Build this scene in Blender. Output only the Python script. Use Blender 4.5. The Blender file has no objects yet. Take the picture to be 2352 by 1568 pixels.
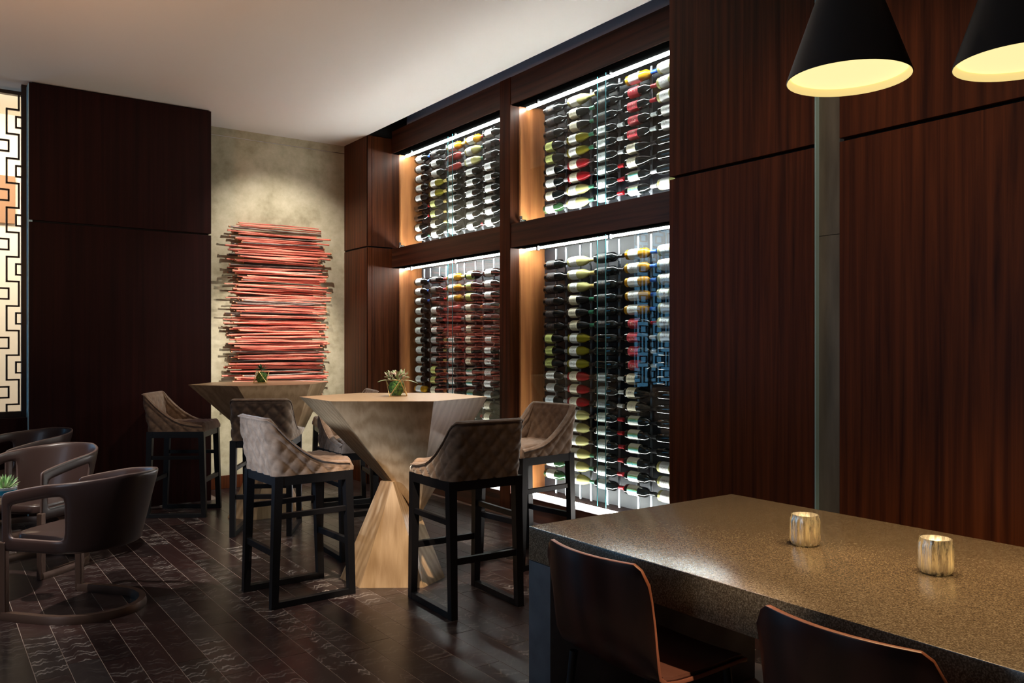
import bpy, bmesh, math, random
from mathutils import Vector, Matrix
R = math.radians
sc = bpy.context.scene
C = sc.collection
rnd = random.Random(7)

# ------------------------------------------------------------ camera, world, exposure, lights
H = 1.40                                   # eye height; the camera stands at the world origin
YAW = 35.61                                # +X runs into the wine wall, +Y along it
F = 1891.9
cam = bpy.data.cameras.new('camera'); camo = bpy.data.objects.new('camera', cam); C.objects.link(camo)
cam.sensor_width = 36.0; cam.lens = F/2352*36.0
cam.shift_y = 12.2/2352
cam.clip_start = 0.05
camo.location = (0, 0, H); camo.rotation_euler = (R(90), 0, R(-YAW))
sc.camera = camo
sc.view_settings.view_transform = 'Standard'; sc.view_settings.look = 'None'
sc.view_settings.gamma = 1.0; sc.view_settings.use_curve_mapping = False
sc.view_settings.exposure = 0.0
try:
    sc.cycles.use_denoising = True
    sc.cycles.max_bounces = 8; sc.cycles.diffuse_bounces = 4; sc.cycles.glossy_bounces = 4
    sc.cycles.transmission_bounces = 4; sc.cycles.transparent_max_bounces = 12
    sc.cycles.sample_clamp_indirect = 4.0
    sc.cycles.caustics_reflective = False; sc.cycles.caustics_refractive = False
except Exception:
    pass
w = bpy.data.worlds.new('world'); sc.world = w; w.use_nodes = True
w.node_tree.nodes['Background'].inputs[0].default_value = (1.0, 0.70, 0.45, 1)
w.node_tree.nodes['Background'].inputs[1].default_value = 0.010

def light(name, kind, loc, target, energy, color, **kw):
    l = bpy.data.lights.new(name, kind); l.energy = energy; l.color = color
    for k, v in kw.items(): setattr(l, k, v)
    o = bpy.data.objects.new(name, l); C.objects.link(o); o.location = loc
    d = Vector(target)-Vector(loc)
    o.rotation_euler = d.to_track_quat('-Z', 'Y').to_euler()
    return o
WARM = (1.0, 0.80, 0.58); WHITE = (1.0, 0.92, 0.82); COOL = (0.62, 0.78, 1.0)
# ceiling spots, cool side daylight, and unseen lamps added to brighten single things
light('art_spot', 'SPOT', (2.95, 7.15, 3.53), (2.95, 8.27, 1.50), 125, WHITE, spot_size=R(92), spot_blend=0.7, shadow_soft_size=0.012)
light('art_spot_front', 'SPOT', (2.85, 6.2, 3.53), (2.93, 8.27, 1.25), 640, WHITE, spot_size=R(36), spot_blend=0.7, shadow_soft_size=0.015)  # second art spot, added to brighten the face of the sculpture
light('table_spot', 'SPOT', (2.45, 3.85, 3.52), (2.50, 4.62, 1.0), 430, (1.0,0.84,0.68), spot_size=R(42), spot_blend=0.55, shadow_soft_size=0.03)
light('far_table_spot', 'SPOT', (2.30, 4.9, 3.53), (2.40, 6.9, 1.0), 90, WARM, spot_size=R(44), spot_blend=0.6, shadow_soft_size=0.03)
light('front_spot', 'SPOT', (1.0, 2.0, 3.4), (2.17, 4.38, 0.25), 1150, WARM, spot_size=R(11.5), spot_blend=0.5, shadow_soft_size=0.04)
light('lounge_spot', 'SPOT', (-0.35, 5.0, 3.5), (0.45, 5.75, 0.5), 520, WHITE, spot_size=R(50), spot_blend=0.6, shadow_soft_size=0.03)
light('floor_spot', 'SPOT', (-1.5, 3.5, 3.4), (0.95, 3.95, 0.0), 190, WHITE, spot_size=R(48), spot_blend=0.8, shadow_soft_size=0.04)
light('window_daylight', 'AREA', (-3.2, 3.0, 1.9), (1.7, 4.6, 0.9), 24, COOL, shape='RECTANGLE', size=1.6, size_y=2.2)
light('cool_stool_spot', 'SPOT', (-3.0, 3.3, 1.75), (1.52, 4.50, 0.86), 2000, COOL, spot_size=R(9), spot_blend=0.6, shadow_soft_size=0.25)  # added cool spot that brightens the back of the first stool
light('uplight', 'SPOT', (-0.1, 4.5, 1.9), (0.6, 5.6, 3.56), 80, (1.0, 0.50, 0.22), spot_size=R(150), spot_blend=0.8, shadow_soft_size=0.1)  # unseen lamp, added to warm the far side of the ceiling
light('wall_wash', 'SPOT', (2.1, 1.4, 3.5), (3.7, 2.6, 1.5), 85, (1.0,0.70,0.44), spot_size=R(75), spot_blend=0.8, shadow_soft_size=0.05)
light('chair_spot', 'SPOT', (1.28, -0.3, 3.2), (1.745, 1.60, 0.46), 420, WARM, spot_size=R(7.5), spot_blend=0.8, shadow_soft_size=0.04)  # added narrow spot that brightens the seat of the first dining chair
light('stool_fill_spot', 'SPOT', (2.2, 0.9, 3.5), (1.72, 4.42, 0.85), 230, WARM, spot_size=R(16), spot_blend=0.8, shadow_soft_size=0.06)  # added fill spot aimed at the first bar stool

# ------------------------------------------------------------ helpers
def G(lat, d):                             # ground point from sideways / forward distance
    s, c = math.sin(R(YAW)), math.cos(R(YAW))
    return (d*s+lat*c, d*c-lat*s)

class MB:
    def __init__(self): self.v = []; self.f = []; self.mi = []
    def add(self, vs, fs, mi=0):
        b = len(self.v); self.v += [tuple(p) for p in vs]
        self.f += [tuple(b+i for i in q) for q in fs]; self.mi += [mi]*len(fs); return self
    def box(self, x0, x1, y0, y1, z0, z1, mi=0, ch=0.0):
        if ch <= 0:
            vs = [(x, y, z) for z in (z0, z1) for y in (y0, y1) for x in (x0, x1)]
            return self.add(vs, [(0,2,3,1),(4,5,7,6),(0,1,5,4),(2,6,7,3),(0,4,6,2),(1,3,7,5)], mi)
        bm = bmesh.new(); bmesh.ops.create_cube(bm, size=1.0)
        for q in bm.verts:
            q.co = Vector(((x0+x1)/2+q.co.x*(x1-x0), (y0+y1)/2+q.co.y*(y1-y0), (z0+z1)/2+q.co.z*(z1-z0)))
        bmesh.ops.bevel(bm, geom=list(bm.edges), offset=ch, segments=2, affect='EDGES', profile=0.5)
        bm.verts.index_update()
        self.add([q.co[:] for q in bm.verts], [tuple(q.index for q in f.verts) for f in bm.faces], mi)
        bm.free(); return self
    def loft(self, rings, closed=True, cap=True, mi=0):
        n = len(rings[0]); vs = [p for r in rings for p in r]; fs = []
        for i in range(len(rings)-1):
            for j in range(n if closed else n-1):
                a, b = i*n+j, i*n+(j+1) % n
                fs.append((a, b, b+n, a+n))
        if cap and closed:
            fs.append(tuple(range(n-1, -1, -1))); fs.append(tuple((len(rings)-1)*n+j for j in range(n)))
        return self.add(vs, fs, mi)
    def beam(self, p, q, w0, w1=None, up=(0,0,1), mi=0, rot=0):  # square bar p->q
        w1 = w1 or w0; p = Vector(p); q = Vector(q); d = (q-p).normalized()
        u = Vector(up).cross(d)
        if u.length < 1e-4: u = Vector((1,0,0))
        u.normalize(); vv = d.cross(u)
        if not isinstance(w0, tuple): w0 = (w0, w0)
        if not isinstance(w1, tuple): w1 = (w1, w1)
        ring = lambda o, ww: [o+u*a*ww[0]/2+vv*b*ww[1]/2 for a, b in ((-1,-1),(1,-1),(1,1),(-1,1))]
        return self.loft([ring(p, w0), ring(q, w1)], mi=mi)
    def tube(self, pts, r, n=8, mi=0, cap=True, closed=False):
        pts = [Vector(p) for p in pts]; rings = []
        rr = r if isinstance(r, (list, tuple)) else [r]*len(pts)
        pu = None
        for i, p in enumerate(pts):
            d = (pts[min(i+1, len(pts)-1)]-pts[max(i-1, 0)]).normalized()
            u = d.cross(Vector((0,0,1)))
            if u.length < 1e-3: u = d.cross(Vector((0,1,0)))
            u.normalize()
            if pu is not None and u.dot(pu) < 0: u = -u
            pu = u; vv = d.cross(u)
            rings.append([p+(u*math.cos(2*math.pi*k/n)+vv*math.sin(2*math.pi*k/n))*rr[i] for k in range(n)])
        return self.loft(rings, cap=cap, mi=mi)
    def lathe(self, prof, n=24, mi=0, cap=True, axis='z', o=(0,0,0)):
        rings = []
        for r, h in prof:
            ring = []
            for k in range(n):
                a = 2*math.pi*k/n; x, y = r*math.cos(a), r*math.sin(a)
                p = (x, y, h) if axis == 'z' else (x, -h, y)
                ring.append((p[0]+o[0], p[1]+o[1], p[2]+o[2]))
            rings.append(ring)
        return self.loft(rings, cap=cap, mi=mi)
    def build(self, name, mats, parent=None, smooth=None, loc=(0,0,0), rz=0, recalc=True):
        me = bpy.data.meshes.new(name); me.from_pydata(self.v, [], self.f)
        mats = mats if isinstance(mats, (list, tuple)) else [mats]
        for m in mats: me.materials.append(m)
        if len(mats) > 1: me.polygons.foreach_set('material_index', self.mi)
        if recalc:
            bm = bmesh.new(); bm.from_mesh(me); bmesh.ops.recalc_face_normals(bm, faces=bm.faces); bm.to_mesh(me); bm.free()
        if smooth:
            me.polygons.foreach_set('use_smooth', [True]*len(me.polygons))
            me.set_sharp_from_angle(angle=R(smooth))
        me.update()
        o = bpy.data.objects.new(name, me); C.objects.link(o)
        o.location = loc; o.rotation_euler = (0, 0, rz)
        if parent: o.parent = parent
        return o

def empty(name, loc=(0,0,0), rz=0):
    o = bpy.data.objects.new(name, None); C.objects.link(o); o.location = loc; o.rotation_euler = (0,0,rz)
    o.empty_display_size = 0.1
    return o
def tag(o, label, cat, group=None, kind=None):
    o['label'] = label; o['category'] = cat
    if group: o['group'] = group
    if kind: o['kind'] = kind
    return o
def struct(o, label=None):
    o['kind'] = 'structure'
    if label: o['label'] = label
    return o
def dup(src, loc, rz, label=None, scale=None):
    r = src.copy(); C.objects.link(r); r.location = loc; r.rotation_euler = (0,0,rz)
    if label: r['label'] = label
    if scale: r.scale = scale
    for ch in list(src.children):
        c = ch.copy(); C.objects.link(c); c.parent = r
        for g in list(ch.children):
            d = g.copy(); C.objects.link(d); d.parent = c
    return r

# ------------------------------------------------------------ materials
def mat(name, col, rough=0.5, metal=0.0, spec=0.5, emit=None, estr=0.0, coat=0.0):
    m = bpy.data.materials.new(name); m.use_nodes = True
    b = m.node_tree.nodes['Principled BSDF']
    b.inputs['Base Color'].default_value = (*col, 1); b.inputs['Roughness'].default_value = rough
    b.inputs['Metallic'].default_value = metal; b.inputs['Specular IOR Level'].default_value = spec
    b.inputs['Coat Weight'].default_value = coat
    if emit: b.inputs['Emission Color'].default_value = (*emit, 1); b.inputs['Emission Strength'].default_value = estr
    return m
class NT:
    def __init__(s, m): s.t = m.node_tree; s.b = s.t.nodes['Principled BSDF']
    def n(s, typ, **kw):
        o = s.t.nodes.new(typ)
        for k, v in kw.items():
            if hasattr(o, k): setattr(o, k, v)
            else: o.inputs[k.replace('_', ' ')].default_value = v
        return o
    def l(s, a, b): s.t.links.new(a, b)
    def coords(s, scale, random=True, kind='Object'):
        tc = s.n('ShaderNodeTexCoord'); mp = s.n('ShaderNodeMapping'); mp.inputs['Scale'].default_value = scale
        s.l(tc.outputs[kind], mp.inputs['Vector'])
        if random:
            oi = s.n('ShaderNodeObjectInfo'); mu = s.n('ShaderNodeMath', operation='MULTIPLY'); mu.inputs[1].default_value = 37.0
            s.l(oi.outputs['Random'], mu.inputs[0]); s.l(mu.outputs[0], mp.inputs['Location'])
        return mp.outputs['Vector']
    def ramp(s, fac, stops):
        r = s.n('ShaderNodeValToRGB'); e = r.color_ramp.elements
        while len(e) < len(stops): e.new(0.5)
        for q, (p, c) in zip(e, stops): q.position = p; q.color = (*c, 1)
        s.l(fac, r.inputs['Fac']); return r
    def bump(s, h, strength, dist=0.01):
        b = s.n('ShaderNodeBump'); b.inputs['Strength'].default_value = strength; b.inputs['Distance'].default_value = dist
        s.l(h, b.inputs['Height']); s.l(b.outputs['Normal'], s.b.inputs['Normal'])
def wood(name, dark, light_, scale, rough=0.35, bump=0.05, detail=6, contrast=(0.3, 0.7), coat=0.0, spec=0.5, ringmix=0.35, ringscale=0.7):
    m = mat(name, light_, rough, coat=coat, spec=spec); n = NT(m)
    v = n.coords(scale)
    no = n.n('ShaderNodeTexNoise'); no.inputs['Scale'].default_value = 1.0; no.inputs['Detail'].default_value = detail
    no.inputs['Roughness'].default_value = 0.62; no.inputs['Distortion'].default_value = 0.6
    n.l(v, no.inputs['Vector'])
    v2 = n.coords(tuple(q*0.16*ringscale for q in scale))
    wv = n.n('ShaderNodeTexWave', wave_type='RINGS'); wv.inputs['Scale'].default_value = 2.2; wv.inputs['Distortion'].default_value = 5.0
    wv.inputs['Detail'].default_value = 3.0; wv.inputs['Detail Scale'].default_value = 1.2
    n.l(v2, wv.inputs['Vector'])
    mx = n.n('ShaderNodeMix'); mx.inputs[0].default_value = ringmix
    n.l(no.outputs['Fac'], mx.inputs[2]); n.l(wv.outputs['Fac'], mx.inputs[3])
    mid = tuple((a+b)/2 for a, b in zip(dark, light_))
    r = n.ramp(mx.outputs[0], [(contrast[0], dark), ((contrast[0]+contrast[1])/2, mid), (contrast[1], light_)])
    n.l(r.outputs['Color'], n.b.inputs['Base Color'])
    if bump: n.bump(mx.outputs[0], bump, 0.004)
    return m
M = {}
M['walnut'] = wood('walnut_veneer', (0.026,0.0070,0.0028), (0.110,0.030,0.0095), (30,30,0.8), 0.42, 0.03, ringmix=0.10, ringscale=0.5, spec=0.15)
M['walnut_h'] = wood('walnut_rail', (0.026,0.008,0.004), (0.115,0.036,0.015), (30,0.8,30), 0.42, 0.03, ringmix=0.10, ringscale=0.5)
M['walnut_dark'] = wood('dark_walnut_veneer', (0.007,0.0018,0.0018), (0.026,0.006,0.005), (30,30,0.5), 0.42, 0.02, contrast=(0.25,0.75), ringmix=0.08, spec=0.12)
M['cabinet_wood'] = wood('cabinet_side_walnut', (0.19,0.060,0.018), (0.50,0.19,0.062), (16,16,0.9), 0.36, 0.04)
M['oak'] = wood('light_oak', (0.265,0.165,0.085), (0.42,0.285,0.165), (34,34,1.5), 0.42, 0.04, contrast=(0.28,0.72), ringmix=0.30, ringscale=0.9)
M['espresso'] = mat('espresso_wood', (0.004,0.0036,0.0045), 0.45, spec=0.3)
M['black'] = mat('black_gap', (0.003,0.003,0.003), 0.8)
M['channel'] = mat('matt_black_channel', (0.002,0.002,0.002), 1.0, spec=0.0)
M['charcoal'] = mat('charcoal_board', (0.008,0.009,0.013), 0.5)
M['navy'] = mat('slot_painted_blue_light', (0.42,0.48,0.66), 0.7)  # blue tint of the light in the slot is put into this colour
M['ceiling'] = mat('ceiling_paint', (0.80,0.77,0.72), 0.85, spec=0.2)
m = M['plaster'] = mat('beige_plaster', (0.5,0.45,0.33), 0.7, spec=0.3); n = NT(m)
no = n.n('ShaderNodeTexNoise'); no.inputs['Scale'].default_value = 3.2; no.inputs['Detail'].default_value = 10; no.inputs['Roughness'].default_value = 0.68
n.l(n.coords((1,1,1), False), no.inputs['Vector'])
r = n.ramp(no.outputs['Fac'], [(0.32,(0.27,0.24,0.15)), (0.5,(0.43,0.385,0.265)), (0.68,(0.56,0.51,0.375))]); n.l(r.outputs['Color'], n.b.inputs['Base Color']); n.bump(no.outputs['Fac'], 0.08)
# cerused dark floor planks
m = M['plank'] = mat('cerused_dark_oak', (0.015,0.01,0.009), 0.28, spec=0.38); n = NT(m)
v = n.coords((20, 2.6, 20))
wv = n.n('ShaderNodeTexWave', wave_type='RINGS'); wv.inputs['Scale'].default_value = 1.3; wv.inputs['Distortion'].default_value = 4.0; wv.inputs['Detail'].default_value = 3; wv.inputs['Detail Scale'].default_value = 0.9
n.l(v, wv.inputs['Vector'])
line = n.ramp(wv.outputs['Fac'], [(0.55,(0.05,0.05,0.05)), (0.78,(1,1,1)), (0.95,(0.1,0.1,0.1))])
v2 = n.coords((9, 2.2, 9)); no = n.n('ShaderNodeTexNoise'); no.inputs['Scale'].default_value = 1.6; no.inputs['Detail'].default_value = 5; n.l(v2, no.inputs['Vector'])
msk = n.ramp(no.outputs['Fac'], [(0.38,(0,0,0)), (0.60,(1,1,1))])
mu = n.n('ShaderNodeMath', operation='MULTIPLY'); n.l(line.outputs['Color'], mu.inputs[0]); n.l(msk.outputs['Color'], mu.inputs[1])
oi = n.n('ShaderNodeObjectInfo'); wn = n.n('ShaderNodeTexWhiteNoise', noise_dimensions='1D'); n.l(oi.outputs['Random'], wn.inputs['W'])
sel = n.ramp(wn.outputs['Value'], [(0.30,(0.10,0.10,0.10)), (0.75,(0.35,0.35,0.35)), (0.95,(1,1,1))])
mu2 = n.n('ShaderNodeMath', operation='MULTIPLY'); n.l(mu.outputs[0], mu2.inputs[0]); n.l(sel.outputs['Color'], mu2.inputs[1]); mu = mu2
tone = n.ramp(oi.outputs['Random'], [(0.0,(0.010,0.006,0.006)), (0.45,(0.020,0.010,0.0095)), (0.8,(0.027,0.013,0.012)), (1.0,(0.030,0.025,0.025))])
mx = n.n('ShaderNodeMix', data_type='RGBA'); n.l(mu.outputs[0], mx.inputs[0]); n.l(tone.outputs['Color'], mx.inputs[6]); mx.inputs[7].default_value = (0.34,0.30,0.28,1)
n.l(mx.outputs[2], n.b.inputs['Base Color']); n.bump(mu.outputs[0], 0.12, 0.002)
M['joint'] = mat('pale_plank_joint', (0.26,0.20,0.17), 0.7)
# quilted taupe velvet
m = M['velvet'] = mat('taupe_quilted_suede', (0.19,0.120,0.080), 0.8, spec=0.25); n = NT(m)
n.b.inputs['Sheen Weight'].default_value = 0.35; n.b.inputs['Sheen Roughness'].default_value = 0.4
no = n.n('ShaderNodeTexNoise'); no.inputs['Scale'].default_value = 28; no.inputs['Detail'].default_value = 8; n.l(n.coords((1,1,1)), no.inputs['Vector'])
r = n.ramp(no.outputs['Fac'], [(0.3,(0.125,0.077,0.050)), (0.7,(0.225,0.150,0.104))]); n.l(r.outputs['Color'], n.b.inputs['Base Color'])
m = M['leather'] = mat('brown_saddle_leather', (0.040,0.022,0.019), 0.34, spec=0.45, coat=0.1); n = NT(m)
no = n.n('ShaderNodeTexNoise'); no.inputs['Scale'].default_value = 300; n.l(n.coords((1,1,1), False), no.inputs['Vector']); n.bump(no.outputs['Fac'], 0.04, 0.001)
M['edge_leather'] = mat('chair_edge_leather', (0.115,0.075,0.066), 0.35)
M['bronze'] = mat('bronze_chair_base', (0.14,0.085,0.065), 0.38, metal=0.75)
M['chair_wood'] = wood('red_brown_ply', (0.022,0.006,0.004), (0.050,0.014,0.009), (14,14,0.8), 0.30, 0.02)
M['ply_edge'] = mat('ply_edge', (0.30,0.10,0.055), 0.4)
M['seat_tan'] = wood('red_brown_seat', (0.16,0.055,0.032), (0.27,0.11,0.07), (14,1.0,14), 0.34, 0.02)
# stone table
m = M['stone'] = mat('speckled_stone', (0.2,0.17,0.13), 0.21, spec=0.5); n = NT(m)
no = n.n('ShaderNodeTexNoise'); no.inputs['Scale'].default_value = 260; no.inputs['Detail'].default_value = 3; n.l(n.coords((1,1,1), False), no.inputs['Vector'])
r = n.ramp(no.outputs['Fac'], [(0.35,(0.080,0.058,0.036)), (0.52,(0.16,0.118,0.075)), (0.68,(0.31,0.25,0.175))]); n.l(r.outputs['Color'], n.b.inputs['Base Color']); n.bump(no.outputs['Fac'], 0.05, 0.001)
nb = n.n('ShaderNodeTexNoise'); nb.inputs['Scale'].default_value = 2.2; nb.inputs['Detail'].default_value = 4
n.l(n.coords((1,1,1), False), nb.inputs['Vector'])
rr = n.ramp(nb.outputs['Fac'], [(0.3,(0.24,0.24,0.24)), (0.7,(0.36,0.36,0.36))]); m = M['slate'] = mat('blue_grey_stone_side', (0.07,0.075,0.085), 0.55, spec=0.35); n = NT(m)
no = n.n('ShaderNodeTexNoise'); no.inputs['Scale'].default_value = 5; no.inputs['Detail'].default_value = 10; n.l(n.coords((1,1,1), False), no.inputs['Vector'])
r = n.ramp(no.outputs['Fac'], [(0.3,(0.05,0.056,0.066)), (0.7,(0.15,0.165,0.19))]); n.l(r.outputs['Color'], n.b.inputs['Base Color'])
m = M['strip'] = mat('brushed_grey_strip', (0.13,0.115,0.09), 0.5, metal=0.25); n = NT(m)
no = n.n('ShaderNodeTexNoise'); no.inputs['Scale'].default_value = 1; no.inputs['Detail'].default_value = 7; n.l(n.coords((12,12,2)), no.inputs['Vector'])
r = n.ramp(no.outputs['Fac'], [(0.3,(0.085,0.075,0.056)), (0.7,(0.175,0.155,0.12))]); n.l(r.outputs['Color'], n.b.inputs['Base Color'])
M['chrome'] = mat('chrome', (0.75,0.77,0.8), 0.15, metal=1.0)
M['mirror'] = mat('reveal_painted_daylight', (0.45,0.75,0.88), 0.3, metal=0.3)  # pale blue stands in for daylight reflected in the metal strip
M['steel'] = mat('satin_steel_rod', (0.40,0.42,0.46), 0.35, metal=0.5)
M['lattice'] = mat('dark_bronze_lattice', (0.035,0.026,0.022), 0.4, metal=0.4)
M['brass'] = mat('brass_wire', (0.75,0.50,0.22), 0.3, metal=0.9)
M['lamp_black'] = mat('satin_black_shade', (0.016,0.016,0.020), 0.42, spec=0.5)
M['lamp_in'] = mat('cream_shade_lining', (0.85,0.72,0.42), 0.6, emit=(1.0,0.80,0.33), estr=0.55)
M['lamp_glow'] = mat('glowing_lamp_diffuser', (0.9,0.8,0.5), 0.6, emit=(1.0,0.84,0.40), estr=1.0)
M['led_u'] = mat('white_led_strip', (1,1,1), 0.5, emit=(1.0,0.97,0.93), estr=62)
M['led_b'] = mat('bright_white_led_strip', (1,1,1), 0.5, emit=(1.0,0.97,0.94), estr=100)
M['led_l'] = mat('warm_led_strip', (1,1,1), 0.5, emit=(1.0,0.96,0.91), estr=120)
M['white_wall'] = mat('cream_wall', (0.86,0.80,0.70), 0.8)
M['blue_glow'] = mat('daylit_blue_window', (0.2,0.4,0.6), 0.5, emit=(0.16,0.50,0.85), estr=2.6)
M['brown_panel'] = mat('caramel_panel', (0.36,0.19,0.10), 0.6)
M['gold_leafy'] = mat('green_leaf', (0.10,0.22,0.07), 0.5)
M['leaf_dark'] = mat('dark_green_leaf', (0.03,0.13,0.05), 0.5)
M['leaf_pink'] = mat('dusty_pink_leaf', (0.42,0.29,0.24), 0.55)
M['leaf_pale'] = mat('pale_sage_leaf', (0.27,0.33,0.17), 0.55)
m = M['moss'] = mat('moss', (0.06,0.14,0.02), 0.9); n = NT(m)
no = n.n('ShaderNodeTexNoise'); no.inputs['Scale'].default_value = 60; n.l(n.coords((1,1,1)), no.inputs['Vector'])
r = n.ramp(no.outputs['Fac'], [(0.35,(0.015,0.05,0.008)), (0.65,(0.12,0.24,0.03))]); n.l(r.outputs['Color'], n.b.inputs['Base Color']); n.bump(no.outputs['Fac'], 0.8, 0.01)
def thin_glass(name, tint, ior=1.45, refl=(1,1,1)):
    m = bpy.data.materials.new(name); m.use_nodes = True; t = m.node_tree; t.nodes.clear()
    o = t.nodes.new('ShaderNodeOutputMaterial'); mx = t.nodes.new('ShaderNodeMixShader')
    tr = t.nodes.new('ShaderNodeBsdfTransparent'); tr.inputs[0].default_value = (*tint, 1)
    gl = t.nodes.new('ShaderNodeBsdfGlossy'); gl.inputs['Roughness'].default_value = 0.0; gl.inputs[0].default_value = (*refl, 1)
    lw = t.nodes.new('ShaderNodeLayerWeight'); lw.inputs[0].default_value = 0.5   # Schlick reflectance, same from both faces
    pw = t.nodes.new('ShaderNodeMath'); pw.operation = 'POWER'; pw.inputs[1].default_value = 5.0
    ma = t.nodes.new('ShaderNodeMath'); ma.operation = 'MULTIPLY_ADD'; ma.inputs[1].default_value = 0.96; ma.inputs[2].default_value = 0.025
    t.links.new(lw.outputs['Facing'], pw.inputs[0]); t.links.new(pw.outputs[0], ma.inputs[0]); t.links.new(ma.outputs[0], mx.inputs[0])
    t.links.new(tr.outputs[0], mx.inputs[1]); t.links.new(gl.outputs[0], mx.inputs[2]); t.links.new(mx.outputs[0], o.inputs[0])
    return m
M['glass'] = thin_glass('door_glass', (0.92,0.975,0.975))
M['glass_edge'] = mat('teal_glass_edge', (0.10,0.32,0.36), 0.15, emit=None)
M['terrarium'] = thin_glass('terrarium_glass', (0.93,0.97,0.93))
# mercury glass
m = M['mercury'] = bpy.data.materials.new('mercury_glass'); m.use_nodes = True; m.node_tree.nodes['Principled BSDF'].inputs['Base Color'].default_value = (0.9,0.87,0.8,1)
n = NT(m); n.b.inputs['Metallic'].default_value = 0.9; n.b.inputs['Roughness'].default_value = 0.18
no = n.n('ShaderNodeTexNoise'); no.inputs['Scale'].default_value = 1.0; no.inputs['Detail'].default_value = 8; no.inputs['Roughness'].default_value = 0.7; n.l(n.coords((80,80,9)), no.inputs['Vector'])
tl = n.n('ShaderNodeBsdfTranslucent'); tl.inputs[0].default_value = (0.95,0.88,0.72,1)
ms_ = n.n('ShaderNodeMixShader'); rr = n.ramp(no.outputs['Fac'], [(0.40,(0.80,0.80,0.80)), (0.58,(0.12,0.12,0.12))]); n.l(rr.outputs['Color'], ms_.inputs[0])
n.l(n.b.outputs[0], ms_.inputs[1]); n.l(tl.outputs[0], ms_.inputs[2])
ou = [q for q in m.node_tree.nodes if q.type == 'OUTPUT_MATERIAL'][0]; n.l(ms_.outputs[0], ou.inputs[0]); n.bump(no.outputs['Fac'], 0.25, 0.004)
M['wax'] = mat('candle_wax', (0.9,0.78,0.5), 0.6, emit=(1.0,0.62,0.22), estr=0.5)
M['flame'] = mat('candle_flame', (1,0.7,0.3), 0.5, emit=(1.0,0.62,0.22), estr=40)
m = M['stick'] = mat('red_stained_stick', (0.35,0.08,0.06), 0.45); n = NT(m)
no = n.n('ShaderNodeTexNoise'); no.inputs['Scale'].default_value = 1; no.inputs['Detail'].default_value = 6; n.l(n.coords((5,60,60)), no.inputs['Vector'])
r = n.ramp(no.outputs['Fac'], [(0.30,(0.20,0.030,0.022)), (0.45,(0.66,0.135,0.09)), (0.60,(0.82,0.235,0.155)), (0.8,(0.62,0.25,0.18))]); n.l(r.outputs['Color'], n.b.inputs['Base Color']); n.bump(no.outputs['Fac'], 0.3, 0.004)
m = M['stick_grey'] = mat('grey_bark_stick', (0.2,0.16,0.14), 0.5); n = NT(m)
no = n.n('ShaderNodeTexNoise'); no.inputs['Scale'].default_value = 1; no.inputs['Detail'].default_value = 6; n.l(n.coords((9,60,60)), no.inputs['Vector'])
r = n.ramp(no.outputs['Fac'], [(0.35,(0.05,0.035,0.03)), (0.65,(0.34,0.27,0.23))]); n.l(r.outputs['Color'], n.b.inputs['Base Color'])
M['stick_dark'] = mat('stick_painted_shade', (0.035,0.016,0.013), 0.6)  # dark colour stands in for shade between the front sticks
M['stick_tip'] = mat('gilded_stick_tip', (0.45,0.20,0.09), 0.4)

# ------------------------------------------------------------ setting
CEIL = 3.561; SEAM = 2.425; YL = 7.72; YB = 8.274; XC = 3.70; YR = 7.698; XF = 3.973
# floor: slab, then planks one by one over the part in view
fl = struct(MB().box(-5, 4.4, -2, 11.4, -0.06, -0.0012).build('floor', M['joint']), 'dark cerused oak plank floor with pale joints')
PW = 0.131; gap = 0.0030; fr = random.Random(3)
pm = {}
def plank_mesh(L):
    if L not in pm:
        b = MB().box(-PW/2+gap/2, PW/2-gap/2, 0, L-gap, -0.0012, 0.0)
        o = b.build('plank', M['plank']); pm[L] = o.data; bpy.data.objects.remove(o)
    return pm[L]
rest = MB(); npl = 0
x = -0.2
i = 0
while x < 3.97:
    y = 2.55 - fr.random()*0.8
    yend = min(YB, 8.27) if x > 2.2 else YL
    while y < yend-0.05:
        L = fr.choice([0.45, 0.6, 0.75, 0.9, 1.05])
        if y+L > yend: L = round(yend-y, 3)
        # in view: roughly ahead of the lower frame edge and left of the stone table
        D = (y+L)*0.813+x*0.582; lat = x*0.813-(y+L)*0.582
        seen = D > 3.2 and lat/D > -0.70 and not (x > 2.3 and y+L < 2.9) and npl < 296
        if seen:
            o = bpy.data.objects.new('plank', plank_mesh(L)); C.objects.link(o); o.parent = fl; o.location = (x, y, 0); npl += 1
        else:
            rest.box(x-PW/2+gap/2, x+PW/2-gap/2, y, y+L-gap, -0.0012, 0.0)
        y += L
    x += PW; i += 1
for xs in range(-36, -1):
    rest.box(xs*PW-0.2-PW/2+gap/2, xs*PW-0.2+PW/2-gap/2, -2, YL, -0.0012, 0)
o = rest.build('planking', M['plank'], fl); o['kind'] = 'stuff'

ce = struct(MB().box(-5, XC, -2, YB, CEIL, CEIL+0.12).build('ceiling', M['ceiling']), 'plain cream plaster ceiling')
MB().box(XC, 4.45, -2, YB, 3.95, 4.05).box(4.15, 4.45, 3.5, YR, 3.60, 3.95).build('slot', M['navy'], ce)

# dark panelled wall with mirror reveal
wl = struct(MB().box(0.73, 2.13, YL+0.03, YB+0.3, 0, CEIL).build('wall_left', M['black']), 'dark wood panelled wall beside the lattice window')
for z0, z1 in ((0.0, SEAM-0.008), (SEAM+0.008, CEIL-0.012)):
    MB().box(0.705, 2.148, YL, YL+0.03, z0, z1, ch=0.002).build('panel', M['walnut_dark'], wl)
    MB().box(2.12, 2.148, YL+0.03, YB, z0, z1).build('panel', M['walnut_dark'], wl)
MB().box(0.700, 0.73, YL+0.004, YL+0.165, 0.0, CEIL-0.02).build('reveal', M['mirror'], wl)
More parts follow.
